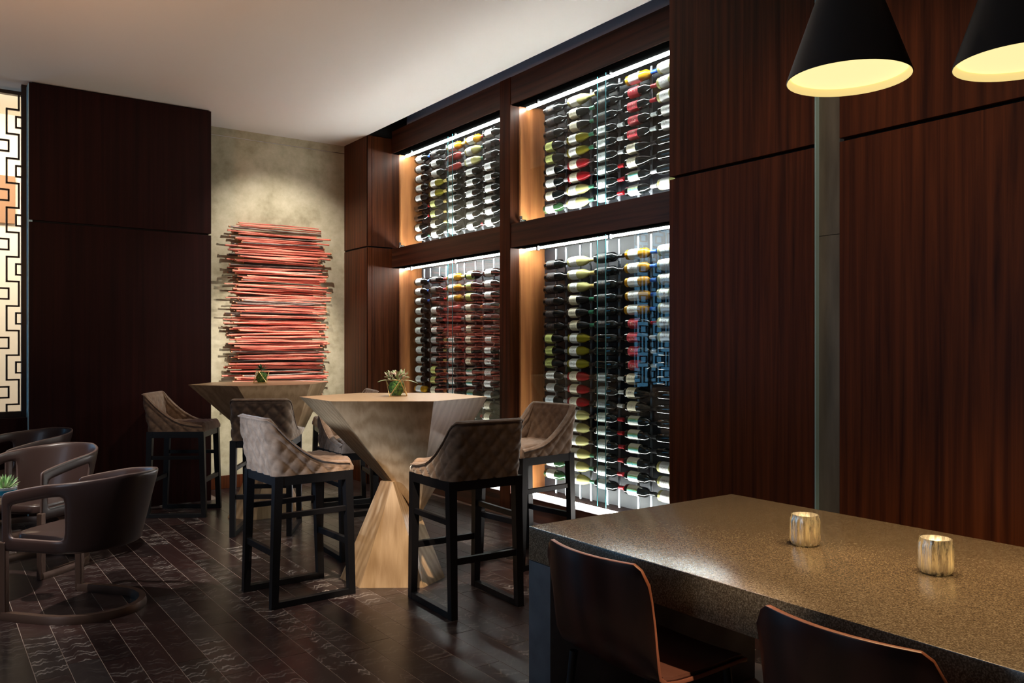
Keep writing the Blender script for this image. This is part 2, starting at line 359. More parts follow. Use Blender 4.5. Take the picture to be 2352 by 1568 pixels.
# beige wall
wb = struct(MB().box(2.1, 4.4, YB, YB+0.2, 0, CEIL+0.3).build('wall_back', M['plaster']), 'mottled beige plaster wall behind the stick sculpture')
struct(MB().box(2.15, XC, YB-0.014, YB, 0.0, 0.13, ch=0.003).build('baseboard_back', M['walnut']), 'dark red-brown baseboard below the beige wall')
struct(MB().box(2.15, XC, YB-0.006, YB, CEIL-0.085, CEIL-0.079).build('trim_1', M['chrome']), 'thin pale reveal line near the top of the beige wall')
# pier between beige wall and cabinet
wp = struct(MB().box(XC+0.02, 4.40, YR+0.02, YB, 0, CEIL+0.3).build('wall_pier', M['black']), 'walnut clad pier between beige wall and wine cabinet')
for z0, z1 in ((0.0, SEAM-0.008), (SEAM+0.008, CEIL)):
    MB().box(XC, XC+0.02, YR, YB-0.002, z0, z1, ch=0.002).build('panel', M['walnut'], wp)
    MB().box(XC, XC+0.045, YR-0.001, YR+0.02, z0, z1).build('panel', M['walnut'], wp)
    MB().box(XC+0.052, 4.06, YR, YR+0.02, z0, z1).build('panel', M['walnut'], wp)
MB().box(4.06, 4.33, YR, YR+0.02, 0.18, 3.43).build('panel', M['cabinet_wood'], wp)
# right-hand wall panels with the recessed grey strip
wr = struct(MB().box(XC+0.05, 4.45, -2, 3.49, 0, CEIL+0.3).build('wall_right', M['black']), 'walnut panelled wall behind the stone table')
for y0, y1 in ((2.524, 3.521), (0.9, 2.377), (-0.6, 0.896)):
    for z0, z1 in ((0.0, SEAM-0.009), (SEAM+0.009, 3.95)):
        MB().box(XC, XC+0.05, y0, y1, z0, z1, ch=0.002).build('panel', M['walnut'], wr)
MB().box(XC+0.05, 4.0, 3.49, 3.521, 0, 3.95).build('panel', M['walnut'], wr)
for z0, z1 in ((0, 1.965), (1.968, 3.9)):
    MB().box(XC+0.042, XC+0.05, 2.377, 2.518, z0, z1).build('strip', M['strip'], wr)
MB().box(XC+0.012, XC+0.042, 2.518, 2.524, 0, 3.9).build('edge_trim', M['mirror'], wr)

# lattice window on the far left, with the lit room beyond
YW = 7.90
win = struct(empty('window_1', (0, YW, 0)), 'tall dark lattice window screen with bright room beyond')
ZB, ZT = 0.87, 3.50
f = MB().box(0.665, 0.705, -0.03, 0.03, ZB-0.05, CEIL).build('frame', M['lattice'], win)
MB().box(-1.6, 0.665, -0.03, 0.03, ZB-0.05, ZB, ch=0.003).build('frame', M['lattice'], win)
MB().box(-1.6, 0.665, -0.03, 0.03, ZT-0.03, ZT, ch=0.003).build('frame', M['lattice'], win)
MB().box(-1.64, -1.6, -0.03, 0.03, ZB-0.05, CEIL).build('frame', M['lattice'], win)
MB().box(-1.64, 0.73, -0.10, 0.03, 0.0, ZB-0.05).build('apron_panel', M['walnut_dark'], win)
t = 0.0065
for n_ in range(0, 15):
    xc = 0.665-0.148*n_
    zc = 3.25+(0.202 if n_ % 2 else 0.0)
    z = zc
    while z > ZB:
        if z < ZT-0.05 and z-0.05 > ZB:
            hw = 0.036 if n_ == 0 else 0.058
            x0, x1 = (xc-0.036, xc) if n_ == 0 else (xc-0.06, xc+0.06)
            b = MB()
            b.box(x0, x1, -0.012, 0.012, z-0.044-t, z-0.044+t).box(x0, x1, -0.012, 0.012, z+0.044-t, z+0.044+t)
            b.box(x0-t, x0+t, -0.012, 0.012, z-0.044-t, z+0.044+t)
            if n_: b.box(x1-t, x1+t, -0.012, 0.012, z-0.044-t, z+0.044+t)
            b.build('lattice_frame', M['lattice'], win)
        z -= 0.404
    if n_ < 14:
        near, far = xc-0.016, xc-0.102
        b = MB(); z = ZT-0.03; zz = 3.345; state = (n_ % 2 == 0)
        seq = []
        zt_ = ZT
        kz = 3.351
        cur = far if n_ % 2 else near
        while zt_ > ZB:
            zn = max(ZB, kz)
            b.box(cur-t, cur+t, -0.012, 0.012, zn, zt_)
            if zn > ZB+0.01: b.box(far-t, near+t, -0.012, 0.012, zn-t, zn+t)
            cur = far if cur == near else near
            zt_ = zn; kz -= 0.202
            if zn <= ZB: break
        b.build('lattice_bar', M['lattice'], win)
# the room beyond
struct(MB().box(-6, 4.4, 11.2, 11.4, 0, 4.2).build('wall_far', M['white_wall']), 'cream wall of the bright room beyond the lattice')
struct(MB().box(-6, 1.9, YB+0.31, 11.2, 4.1, 4.2).box(-6, 0.72, 7.95, YB+0.31, 4.1, 4.2).build('ceiling_far', M['white_wall']))
struct(MB().box(1.9, 2.1, YB+0.3, 11.2, 0, 4.2).build('wall_far_side', M['white_wall']))
tag(MB().box(-0.4, 0.88, 11.15, 11.2, 2.83, 3.38, ch=0.004).build('wall_board', M['brown_panel']), 'caramel brown board on the cream wall beyond the lattice', 'panel')
win2 = struct(empty('window_2', (-3.0, 11.18, 0)), 'blue daylit window in the room beyond the lattice')
MB().box(-2.0, 2.0, -0.02, 0.0, 0.5, 3.9).build('pane', M['blue_glow'], win2)
for xx in (-2.0, -1.0, 0, 1.0, 2.0): MB().box(xx-0.03, xx+0.03, -0.06, -0.02, 0.45, 3.95).build('mullion', M['lattice'], win2)
light('beyond_room_lamp', 'AREA', (0.4, 9.6, 3.95), (0.9, 11.0, 1.6), 125, (1.0, 0.86, 0.66), shape='RECTANGLE', size=1.6, size_y=1.0)

# ------------------------------------------------------------ wine cabinet
Y1, Y2, Y3 = 5.718, 5.566, 3.56
Z1, Z2, Z3, Z4 = 3.409, 2.42, 2.222, 0.185
XG, XBK = 4.07, 4.33
cab = tag(empty('wine_cabinet', (XF, 5.6, 0)), 'walnut built-in wine cabinet with four lit glazed bays', 'cabinet')
def cb(name, mt, x0, x1, y0, y1, z0, z1, ch=0.0, sm=None):
    return MB().box(x0-XF, x1-XF, y0-5.6, y1-5.6, z0, z1, ch=ch).build(name, mt, cab)
for ya, yb in ((Y1, YR-0.001), (Y3, Y2)):
    cb('rail', M['walnut_h'], XF, 4.055, ya, yb, Z1, 3.638, 0.002)
    cb('rail_lip', M['channel'], 3.985, 4.055, ya, yb, Z1-0.004, Z1)
    cb('rail_lip', M['channel'], 3.985, 4.055, ya, yb, Z3-0.004, Z3)
    cb('soffit', M['charcoal'], 4.055, XBK, ya, yb, 3.430, 3.46)
    cb('rail', M['walnut_h'], XF, 4.055, ya, yb, Z3, Z2, 0.002)
    cb('shelf', M['walnut_h'], 4.055, XBK, ya, yb, Z3+0.012, Z2-0.045)
    cb('sill', M['walnut_h'], XF, XBK, ya, yb, 0.0, Z4, 0.002)
    cb('led_strip', M['led_u'], 4.120, 4.142, ya+0.02, yb-0.02, 3.388, 3.408)
    cb('led_channel', M['channel'], 4.055, 4.20, ya+0.005, yb-0.005, 3.409, 3.43)
    cb('led_strip', M['led_b'], 4.088, 4.122, ya+0.02, yb-0.02, Z2-0.044, Z2-0.034)
    cb('led_strip', M['led_l'], 4.118, 4.138, ya+0.02, yb-0.02, 2.206, 2.221)
    cb('led_channel', M['channel'], 4.055, 4.20, ya+0.005, yb-0.005, 2.222, 2.234)
    cb('led_strip', M['led_l'], 4.095, 4.115, ya+0.02, yb-0.02, Z4, Z4+0.014)
    for z0, z1 in ((Z2-0.03, Z1+0.03), (Z4+0.0, Z3+0.02)):
        cb('door_track', M['lattice'], 4.055, 4.10, ya, yb, z1-0.012, z1)
        mid = (ya+yb)/2
        for k, (p, q) in enumerate(((mid-0.055, yb-0.004), (ya+0.004, mid+0.055))):
            xg = XG+0.016*k
            g = cb('glass_door', M['glass'], xg, xg+0.006, p, q, z0+0.03, z1-0.012)
            e = p if k == 0 else q
            MB().box(xg-XF-0.0005, xg-XF+0.0065, (e-0.002)-5.6, (e+0.002)-5.6, z0+0.032, z1-0.014).build('glass_edge', M['glass_edge'], g)
        for q in (0.12, 0.55):
            cb('hanger', M['chrome'], 4.06, 4.085, yb-(yb-ya)*q-0.01, yb-(yb-ya)*q+0.01, z1-0.06, z1-0.012, 0.003)
    cb('back_board', M['charcoal'], XBK, XBK+0.02, ya-0.1, yb, 0.0, 3.46)
    # chrome clamp low in the corner of the upper door
    cl = MB().box(4.035-XF, 4.10-XF, yb-0.05-5.6, yb-0.015-5.6, Z2+0.005, Z2+0.04, ch=0.006)
    cl.lathe([(0.0,-0.01),(0.012,-0.01),(0.012,0.012),(0.0,0.012)], 12, o=(4.045-XF, yb-0.045-5.6, Z2+0.052)).build('door_clamp', M['chrome'], cab, smooth=40)
cb('post', M['walnut'], XF-0.006, 4.06, Y2, Y1, 0, 3.638, 0.003)
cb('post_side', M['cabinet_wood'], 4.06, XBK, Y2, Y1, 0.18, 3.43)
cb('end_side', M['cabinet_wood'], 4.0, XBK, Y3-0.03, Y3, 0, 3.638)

# racks: steel rods, a short peg pair under every bottle
XB = 4.215
colsL = [7.590, 7.274, 6.936, 6.610, 6.300]
colsR = [5.389, 5.081, 4.760, 4.425, 4.096]
rowsU = [3.348-0.1012*k for k in range(9)]
rowsL = [2.074-0.1010*k for k in range(18)]
bays = [('upper bay nearer the stick sculpture', colsL, rowsU, 2.435, 3.42),
        ('upper bay nearer the wall panels', colsR, rowsU, 2.435, 3.42),
        ('lower bay nearer the stick sculpture', colsL, rowsL, 0.19, 2.21),
        ('lower bay nearer the wall panels', colsR, rowsL, 0.19, 2.21)]
for nm, cols, rows, z0, z1 in bays:
    rk = tag(empty('bottle_rack', (XB, cols[2], z0)), 'steel rod bottle rack in the '+nm, 'rack', 'bottle racks in the wine cabinet')
    for y in cols:
        for dy in (-0.06, -0.19):
            yy = y+dy-cols[2]
            MB().box(0.048, 0.058, yy-0.008, yy+0.008, 0, z1-z0).build('rod', M['steel'], rk)
    pg = MB()
    for y in cols:
        for dy in (-0.06, -0.19):
            yy = y+dy-cols[2]
            for z in rows:
                for s in (-1, 1):
                    pg.box(0.0415, 0.0480, yy-0.012, yy+0.012, z-z0-0.030, z-z0-0.010)
                    break
    o = pg.build('pegs', M['steel'], rk); o['kind'] = 'stuff'

# bottles
profA = [(0.0,0.0),(0.030,0.0),(0.0365,0.004),(0.0375,0.012),(0.0375,0.185),(0.034,0.204),(0.022,0.222),(0.0155,0.236),(0.0135,0.25),(0.0135,0.288),(0.0150,0.290),(0.0150,0.299),(0.0,0.300)]
profB = [(0.0,0.0),(0.032,0.0),(0.0395,0.005),(0.0405,0.014),(0.0405,0.140),(0.038,0.165),(0.030,0.195),(0.020,0.222),(0.0148,0.240),(0.0138,0.252),(0.0138,0.288),(0.0152,0.290),(0.0152,0.299),(0.0,0.300)]
def lab_mesh(r, a0, a1, l0, l1):
    b = MB(); n = 14; rings = []
    for l in (l0, l1):
        rings.append([(r*math.cos(a0+(a1-a0)*k/n), -l, r*math.sin(a0+(a1-a0)*k/n)) for k in range(n+1)])
    return b.loft(rings, closed=False, cap=False)
gl_cols = {'dark': (0.004,0.005,0.005), 'olive': (0.26,0.22,0.015), 'clear': (0.72,0.68,0.26), 'amber': (0.62,0.30,0.02), 'rose': (0.42,0.05,0.045), 'red': (0.36,0.010,0.015), 'green': (0.02,0.055,0.02)}
lb_cols = {'white': (0.84,0.86,0.84), 'cream': (0.80,0.74,0.56), 'black': (0.020,0.018,0.020), 'lime': (0.60,0.66,0.22), 'red': (0.55,0.035,0.055), 'teal': (0.62,0.80,0.72), 'grey': (0.42,0.44,0.46), 'none': None}
cp_cols = {'black': (0.008,0.008,0.010), 'red': (0.38,0.012,0.02), 'green': (0.02,0.16,0.09), 'blue': (0.02,0.10,0.50), 'gold': (0.62,0.48,0.16), 'white': (0.75,0.78,0.8), 'orange': (0.45,0.15,0.03), 'silver': (0.4,0.4,0.42)}
cap_word = {'black': 'black', 'red': 'red', 'green': 'green', 'blue': 'blue', 'gold': 'gold', 'white': 'white', 'orange': 'orange', 'silver': 'silver'}
gmat = {k: mat('bottle_glass_'+k, c, 0.05, coat=0.3) for k, c in gl_cols.items()}
for k in ('clear', 'amber', 'rose', 'olive', 'red'):
    b = gmat[k].node_tree.nodes['Principled BSDF']; b.inputs['Transmission Weight'].default_value = 0.45; b.inputs['IOR'].default_value = 1.2
cmat = {k: mat('capsule_'+k, c, 0.3, metal=0.2) for k, c in cp_cols.items()}
lmat = {}
for k, c in lb_cols.items():
    if c is None: continue
    mm = mat('label_paper_'+k, c, 0.6); n = NT(mm)
    # small printed lines and a mark in the middle of the label
    tc = n.n('ShaderNodeTexCoord'); sp = n.n('ShaderNodeSeparateXYZ'); n.l(tc.outputs['Generated'], sp.inputs[0])
    mp = n.n('ShaderNodeMapping'); mp.inputs['Scale'].default_value = (1, 13, 5); n.l(n.coords((1,1,1), True, 'Generated'), mp.inputs['Vector'])
    vo = n.n('ShaderNodeTexNoise'); vo.inputs['Scale'].default_value = 1.6; vo.inputs['Detail'].default_value = 2; n.l(mp.outputs['Vector'], vo.inputs['Vector'])
    th = n.ramp(vo.outputs['Fac'], [(0.56,(0,0,0)), (0.60,(1,1,1))])
    bd = n.ramp(sp.outputs['Y'], [(0.18,(0,0,0)), (0.25,(1,1,1)), (0.75,(1,1,1)), (0.82,(0,0,0))])
    b2 = n.ramp(sp.outputs['Z'], [(0.30,(0,0,0)), (0.36,(1,1,1)), (0.66,(1,1,1)), (0.72,(0,0,0))])
    m1 = n.n('ShaderNodeMath', operation='MULTIPLY'); n.l(th.outputs['Color'], m1.inputs[0]); n.l(bd.outputs['Color'], m1.inputs[1])
    m2 = n.n('ShaderNodeMath', operation='MULTIPLY'); n.l(m1.outputs[0], m2.inputs[0]); n.l(b2.outputs['Color'], m2.inputs[1])
    ink = {'black': (0.30,0.20,0.14), 'red': (0.8,0.7,0.6), 'teal': (0.03,0.32,0.36), 'lime': (0.25,0.28,0.05)}.get(k, (0.25,0.22,0.2))
    mx = n.n('ShaderNodeMix', data_type='RGBA'); n.l(m2.outputs[0], mx.inputs[0]); mx.inputs[6].default_value = (*c, 1); mx.inputs[7].default_value = (*ink, 1)
    if k == 'teal':
        tr = n.ramp(sp.outputs['Z'], [(0.30,(0.85,0.86,0.80)), (0.5,(0.08,0.45,0.42)), (0.66,(0.35,0.5,0.15)), (0.8,(0.85,0.86,0.80))]); n.l(tr.outputs['Color'], mx.inputs[6])
    n.l(mx.outputs[2], n.b.inputs['Base Color']); lmat[k] = mm
protos = {}
def proto(glass, label, cap):
    key = (glass, label, cap)
    if key in protos: return protos[key]
    burg = glass in ('clear', 'olive', 'red') or label in ('cream', 'lime')
    prof = profB if burg else profA; r = 0.0405 if burg else 0.0375
    body = MB().lathe(prof, 18, axis='y').build('wine_bottle', gmat[glass], smooth=35)
    if label != 'none':
        l0, l1 = (0.030, 0.118) if burg else (0.036, 0.140)
        lab_mesh(r+0.0007, math.pi-2.0, math.pi+2.0, l0, l1).build('label', lmat[label], body, smooth=60)
    MB().lathe([(0.0148 if burg else 0.0146, 0.238 if not burg else 0.243), (0.0152, 0.262), (0.0155, 0.289), (0.0162, 0.290), (0.0162, 0.3006), (0.0, 0.3010)], 14, axis='y', cap=False).build('capsule', cmat[cap], body, smooth=35)
    protos[key] = body; body['used'] = 0
    return body
W = ('dark','white','black'); 
def S(spec):     # 'n:glass/label/cap ...'
    out = []
    for q in spec.split():
        k, v = q.split(':'); out += [tuple(v.split('/'))]*int(k)
    return out
plans = [
 [S('1:dark/white/blue 4:dark/white/black 2:dark/none/red 1:dark/cream/black 1:dark/white/green'),
  S('1:dark/black/black 2:dark/white/black 2:olive/white/gold 2:dark/lime/gold 1:dark/cream/gold 1:dark/white/white'),
  S('1:amber/white/gold 2:rose/none/silver 6:dark/white/black'),
  S('1:amber/white/red 2:clear/white/green 4:dark/white/black 1:dark/white/silver 1:dark/white/red'),
  S('1:dark/white/black 2:dark/black/red 2:dark/white/black 4:dark/white/silver')],
 [S('3:dark/black/black 2:dark/lime/silver 2:dark/white/silver 1:dark/cream/silver 1:green/white/silver'),
  S('1:clear/white/gold 2:dark/cream/green 2:olive/white/green 2:red/cream/black 2:clear/white/green'),
  S('3:dark/black/black 3:dark/white/white 3:dark/white/red'),
  S('1:amber/white/blue 2:dark/red/red 2:dark/red/white 2:dark/cream/black 2:dark/teal/white'),
  S('3:clear/white/gold 2:dark/white/black 3:dark/none/black 1:clear/white/gold')],
 [S('3:dark/white/blue 3:dark/white/black 5:dark/white/silver 1:amber/white/black 6:dark/white/black'),
  S('3:dark/black/red 3:dark/white/red 3:dark/grey/gold 2:dark/lime/orange 4:dark/cream/orange 3:dark/white/black'),
  S('3:amber/white/gold 3:rose/none/silver 3:dark/white/red 9:dark/white/black'),
  S('3:dark/lime/black 3:dark/cream/orange 3:dark/cream/black 3:dark/teal/black 6:dark/white/red'),
  S('3:dark/white/black 3:dark/black/orange 3:dark/white/silver 3:dark/white/black 6:dark/cream/black')],
 [S('6:dark/black/black 3:dark/lime/silver 4:dark/white/silver 3:dark/white/black 2:green/white/green'),
  S('3:clear/white/gold 3:dark/cream/green 3:olive/white/black 3:red/cream/black 3:clear/white/black 3:clear/white/green'),
  S('6:dark/black/black 3:dark/none/black 3:dark/grey/white 6:dark/white/red'),
  S('5:amber/white/blue 1:dark/red/red 3:dark/red/white 3:dark/cream/black 6:dark/teal/black'),
  S('7:clear/white/white 8:dark/none/black 3:clear/white/white')],
]
ORD = ['first','second','third','fourth','fifth','sixth','seventh','eighth','ninth','tenth','eleventh','twelfth','thirteenth','fourteenth','fifteenth','sixteenth','seventeenth','eighteenth']
gw = {'dark': 'dark', 'olive': 'olive glass', 'clear': 'pale yellow', 'amber': 'amber', 'rose': 'rose red', 'red': 'bright red', 'green': 'dark green'}
bay_short = ['upper bay by sculpture', 'upper bay by wall panels', 'lower bay by sculpture', 'lower bay by wall panels']
for bi, (nm, cols, rows, z0, z1) in enumerate(bays):
    for ci, y in enumerate(cols):
        for ri, z in enumerate(rows):
            g, lb, cp = plans[bi][ci][ri]
            p = proto(g, lb, cp)
            loc = (XB-rnd.uniform(0.0, 0.005), y+rnd.uniform(-0.006, 0.006), z)
            lbl = '%s wine bottle%s, column %s, row %s, %s' % (gw[g], '' if lb == 'none' else ' with %s label' % lb, ORD[ci], ORD[ri], bay_short[bi])
            if p['used'] == 0: o = p; o.location = loc; o['used'] = 1
            else:
                o = dup(p, loc, 0)
            o.rotation_euler = (0, R(rnd.uniform(-14, 14)), 0)
            tag(o, lbl, 'bottle', 'bottles in the '+nm)
for p in [q for q in bpy.data.objects if 'used' in q]: del p['used']

# ------------------------------------------------------------ stick sculpture
sculp = tag(empty('stick_sculpture', (2.95, YB, 0.86)), 'wall sculpture of stacked red-brown sticks on the beige wall', 'sculpture')
sr = random.Random(11)
variants = []
for vseed in range(14):
    L = sr.uniform(0.80, 1.06); r0 = sr.uniform(0.0065, 0.0130); b = MB(); pts = []; rs = []
    n_ = 8
    for k in range(n_+1):
        u = k/n_
        pts.append((-L/2+L*u, 0.004*math.sin(u*3.1+vseed), 0.005*math.sin(u*math.pi)*(1 if vseed % 3 else -1)+sr.uniform(-0.0012, 0.0012)))
        rs.append(r0*(1-0.35*u if vseed % 2 else 0.65+0.35*u)*sr.uniform(0.93, 1.07))
    b.tube(pts, rs, 7)
    tip = MB()
    b.tube([(-L/2-0.002, 0, pts[0][2]), (-L/2+0.012, 0, pts[0][2])], rs[0]*1.12, 7, mi=1)
    b.tube([(L/2-0.012, 0, pts[-1][2]), (L/2+0.002, 0, pts[-1][2])], rs[-1]*1.12, 7, mi=1)
    o = b.build('stick', [M['stick_grey'] if vseed in (3, 9) else M['stick'], M['stick_tip']], smooth=60)
    variants.append(o.data); bpy.data.objects.remove(o)
zc = 0.02
z = 0.02; k = 0
while z < 1.765:                            # clumps of sticks with dark gaps between them
    for q in range(sr.choice((3, 4, 5, 5, 6, 7))):
        o = bpy.data.objects.new('stick', variants[sr.randrange(14)]); C.objects.link(o); o.parent = sculp
        depth = sr.choice((0.05, 0.09, 0.14, 0.19, 0.23)) if 0.15 < z < 1.68 else sr.uniform(0.03, 0.09)
        o.location = (sr.uniform(-0.05, 0.05), -depth, z+sr.uniform(-0.006, 0.006))
        o.rotation_euler = (0, R(sr.gauss(0, 1.0)), R(sr.gauss(0, 1.0)))
        z += sr.uniform(0.006, 0.018); k += 1
    z += sr.uniform(0.006, 0.024)
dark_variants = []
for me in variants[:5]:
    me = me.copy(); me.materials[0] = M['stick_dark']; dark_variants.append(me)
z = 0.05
while z < 1.70:                             # rows close to the wall, coloured dark for the shade in the gaps
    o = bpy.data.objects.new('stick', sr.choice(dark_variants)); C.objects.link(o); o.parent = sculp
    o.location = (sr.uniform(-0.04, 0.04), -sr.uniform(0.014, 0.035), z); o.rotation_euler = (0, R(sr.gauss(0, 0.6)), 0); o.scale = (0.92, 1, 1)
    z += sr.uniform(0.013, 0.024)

# ------------------------------------------------------------ tall faceted tables
def make_tall_table(loc, rz):
    t = empty('faceted_table', loc, rz)
    cx, cd = -0.738, 5.12                   # local frame: x sideways, y forward
    L = lambda lat, d, z: (lat-cx, d-cd, z)
    top = [(0.585*math.cos(R(60*k)), 0.50*math.sin(R(60*k))*1.0, 1.09) for k in range(6)]
    Q = [L(-0.563, 5.0, 0.37), L(-0.52, 5.10, 0.40), L(-0.60, 5.16, 0.42)]
    b = MB()
    ring = top
    vs = ring+[Q[0]]
    fs = [tuple(range(6))]+[(k, (k+1) % 6, 6) for k in range(6)]
    b.add(vs, fs).build('upper_body', M['oak'], t)
    base = [L(-1.041, 4.988, 0), L(-0.884, 4.781, 0), L(-0.514, 4.79, 0), L(-0.4075, 5.007, 0), L(-0.51, 5.23, 0), L(-0.93, 5.23, 0)]
    P1, P2, P3 = L(-0.790, 4.955, 0.595), L(-0.702, 4.852, 0.603), L(-0.66, 5.12, 0.60)
    vs = base+[P1, P2, P3]
    fs = [(5,4,3,2,1,0), (0,1,7,6), (1,2,7), (2,3,8,7), (3,4,8), (4,5,8), (5,0,6,8), (6,7,8)]
    MB().add(vs, fs).build('lower_body', M['oak'], t)
    return t
T1 = (*G(-0.738, 5.12), 0); T2 = (*G(-2.14, 7.02), 0)
tb = make_tall_table(T1, R(-YAW)); tag(tb, 'faceted light oak bar table with the leafy terrarium on it', 'table', 'faceted bar tables')
tb2 = dup(tb, T2, R(-YAW+31), 'faceted oak bar table standing close to the stick sculpture')

# ------------------------------------------------------------ quilted bar stools
def make_stool():
    t = empty('bar_stool')
    hw, xb, xf, rc = 0.222, -0.228, 0.215, 0.055
    zb = 0.705
    # plan: from front of one side, round the back, to the front of the other side
    pts = []
    def seg(p, q, n):
        for k in range(n): pts.append((p[0]+(q[0]-p[0])*k/n, p[1]+(q[1]-p[1])*k/n))
    seg((xf, hw), (xb+rc, hw), 40)
    for k in range(8): a = R(90+90*k/8); pts.append((xb+rc+rc*math.cos(a), hw-rc+rc*math.sin(a)))
    seg((xb, hw-rc), (xb, -hw+rc), 38)
    for k in range(8): a = R(180+90*k/8); pts.append((xb+rc+rc*math.cos(a), -hw+rc+rc*math.sin(a)))
    seg((xb+rc, -hw), (xf, -hw), 40); pts.append((xf, -hw))
    P = [Vector(p) for p in pts]; N = len(P)
    s = [0]
    for a, b in zip(P, P[1:]): s.append(s[-1]+(b-a).length)
    tot = s[-1]
    prof = [(0,1.02),(0.05,1.0),(0.10,0.966),(0.17,0.925),(0.26,0.882),(0.36,0.843),(0.49,0.805),(0.61,0.782),(0.8,0.766),(1.0,0.758)]
    def ztop(p):
        f_ = max(0, min(1, (p[0]-(xb+0.02))/(xf-xb-0.02)))
        for (a, za), (b, zb_) in zip(prof, prof[1:]):
            if f_ <= b: return za+(zb_-za)*(f_-a)/(b-a)
        return 0.758
    th = 0.044; NV = 34
    rings = []
    for i, p in enumerate(P):
        d = (P[min(i+1, N-1)]-P[max(i-1, 0)]).normalized(); nrm = Vector((d.y, -d.x))   # outward
        if nrm.dot(Vector((p.x-0.0, p.y))) < 0: nrm = -nrm
        zt = ztop(p); f_ = max(0, min(1, (p.x-xb)/(xf-xb)))
        ring = []
        def off(z): return -0.055*(z-zb)/0.315*(1-f_)**1.5
        su = s[i]-tot/2
        def quilt(z, amp):
            a = math.sin(math.pi*(su/0.094+z/0.108)); b_ = math.sin(math.pi*(su/0.094-z/0.108))
            e = min(1, (zt-0.022-z)/0.02) if z < zt-0.022 else 0
            e2 = min(1, (tot/2-abs(su))/0.02)
            return amp*(min(1, abs(a)*1.15)*min(1, abs(b_)*1.15))**0.55*max(0, min(e, e2))
        zin = 0.745
        for k in range(NV):                 # outer skin upwards
            z = zb+(zt-0.018-zb)*k/(NV-1)
            q = p+nrm*(quilt(z, 0.011)-0.006); ring.append((q.x+off(z), q.y, z))
        for k in range(1, 6):               # rounded top
            a = math.pi*k/6; q = p-nrm*(th/2-th/2*math.cos(a)); z = zt-0.018+0.018*math.sin(a); ring.append((q.x+off(z), q.y, z))
        for k in range(NV):                 # inner skin downwards
            z = zt-0.018-(zt-0.018-min(zin, zt-0.02))*k/(NV-1)
            q = p-nrm*(th+quilt(z, 0.009)-0.004); ring.append((q.x+off(z), q.y, z))
        q = p-nrm*th; ring.append((q.x+off(zb), q.y, zb))
        rings.append(ring)
    b = MB().loft(rings, closed=True, cap=True)
    sh = b.build('shell', M['velvet'], t, smooth=70)
    # piping along the top edge
    pp = []
    for i, p in enumerate(P):
        if i % 2: continue
        zt = ztop(p); f_ = max(0, min(1, (p.x-xb)/(xf-xb))); d = (P[min(i+1, N-1)]-P[max(i-1, 0)]).normalized(); nrm = Vector((d.y, -d.x))
        if nrm.dot(p) < 0: nrm = -nrm
        pp.append((p.x-0.055*(zt-zb)/0.315*(1-f_)**1.5+nrm.x*0.001, p.y+nrm.y*0.001, zt-0.012))
    MB().tube(pp, 0.004, 6).build('piping', M['velvet'], sh, smooth=60)
    # cushion
    rings = []
    nx, ny = 44, 40; x0, x1, wy = -0.19, 0.238, 0.182
    vs = []; fs = []
    for i in range(nx+1):
        for j in range(ny+1):
            u = i/nx; v = j/ny*2-1
            x = x0+(x1-x0)*u; wyl = wy+0.034*max(0, min(1, (x-0.16)/0.06)); y = v*wyl
            ed = min(1, (1-abs(v))*wyl/0.03)*min(1, (x1-x)/0.03+0.0001)
            rd = math.sqrt(max(0, 1-(1-ed)**2))
            q = (abs(math.sin(math.pi*(x+y)/0.088))*abs(math.sin(math.pi*(x-y)/0.088)))**0.5
            vs.append((x, y, 0.728+0.045*rd+0.006*q*rd+0.004*(1-v*v)))
    for i in range(nx):
        for j in range(ny):
            a = i*(ny+1)+j; fs.append((a, a+ny+1, a+ny+2, a+1))
    b = MB().add(vs, fs)
    edge = [i*(ny+1) for i in range(nx+1)]+[nx*(ny+1)+j for j in range(1, ny+1)]+[i*(ny+1)+ny for i in range(nx-1, -1, -1)]+[j for j in range(ny-1, 0, -1)]
    lo = [(vs[e][0], vs[e][1], 0.704) for e in edge]; base = len(b.v); b.v += lo; m_ = len(edge)
    for k in range(m_): b.f.append((edge[k], edge[(k+1) % m_], base+(k+1) % m_, base+k)); b.mi.append(0)
    b.f.append(tuple(base+k for k in range(m_))); b.mi.append(0)
    b.build('seat', M['velvet'], t, smooth=55)
    # frame
    fr_ = MB()
    ax, ay = 0.212, 0.212
    for s_ in (-1, 1): fr_.box(-ax, ax, s_*ay-0.012, s_*ay+0.012, 0.655, 0.705)
    for s_ in (-1, 1): fr_.box(s_*ax-0.012, s_*ax+0.012, -ay, ay, 0.655, 0.705)
    fr_.build('apron', M['espresso'], t)
    for sx in (-1, 1):
        for sy in (-1, 1):
            MB().beam((sx*0.205, sy*0.203, 0.704), (sx*0.228, sy*0.205, 0.0), 0.046, 0.038, up=(0,1,0)).build('leg', M['espresso'], t)
    for sy in (-1, 1):
        MB().box(-0.21, 0.21, sy*0.205-0.018, sy*0.205+0.018, 0.0, 0.035, ch=0.002).build('runner', M['espresso'], t)
        MB().box(-0.212, 0.212, sy*0.204-0.011, sy*0.204+0.011, 0.475, 0.505, ch=0.002).build('side_stretcher', M['espresso'], t)
    MB().box(-0.231, -0.205, -0.19, 0.19, 0.275, 0.310, ch=0.002).build('stretcher', M['espresso'], t)
    fo = MB().box(0.205, 0.231, -0.19, 0.19, 0.280, 0.315, ch=0.002).build('footrest', M['espresso'], t)
    return t
GS = 'quilted bar stools round the bar tables'
st = make_stool()
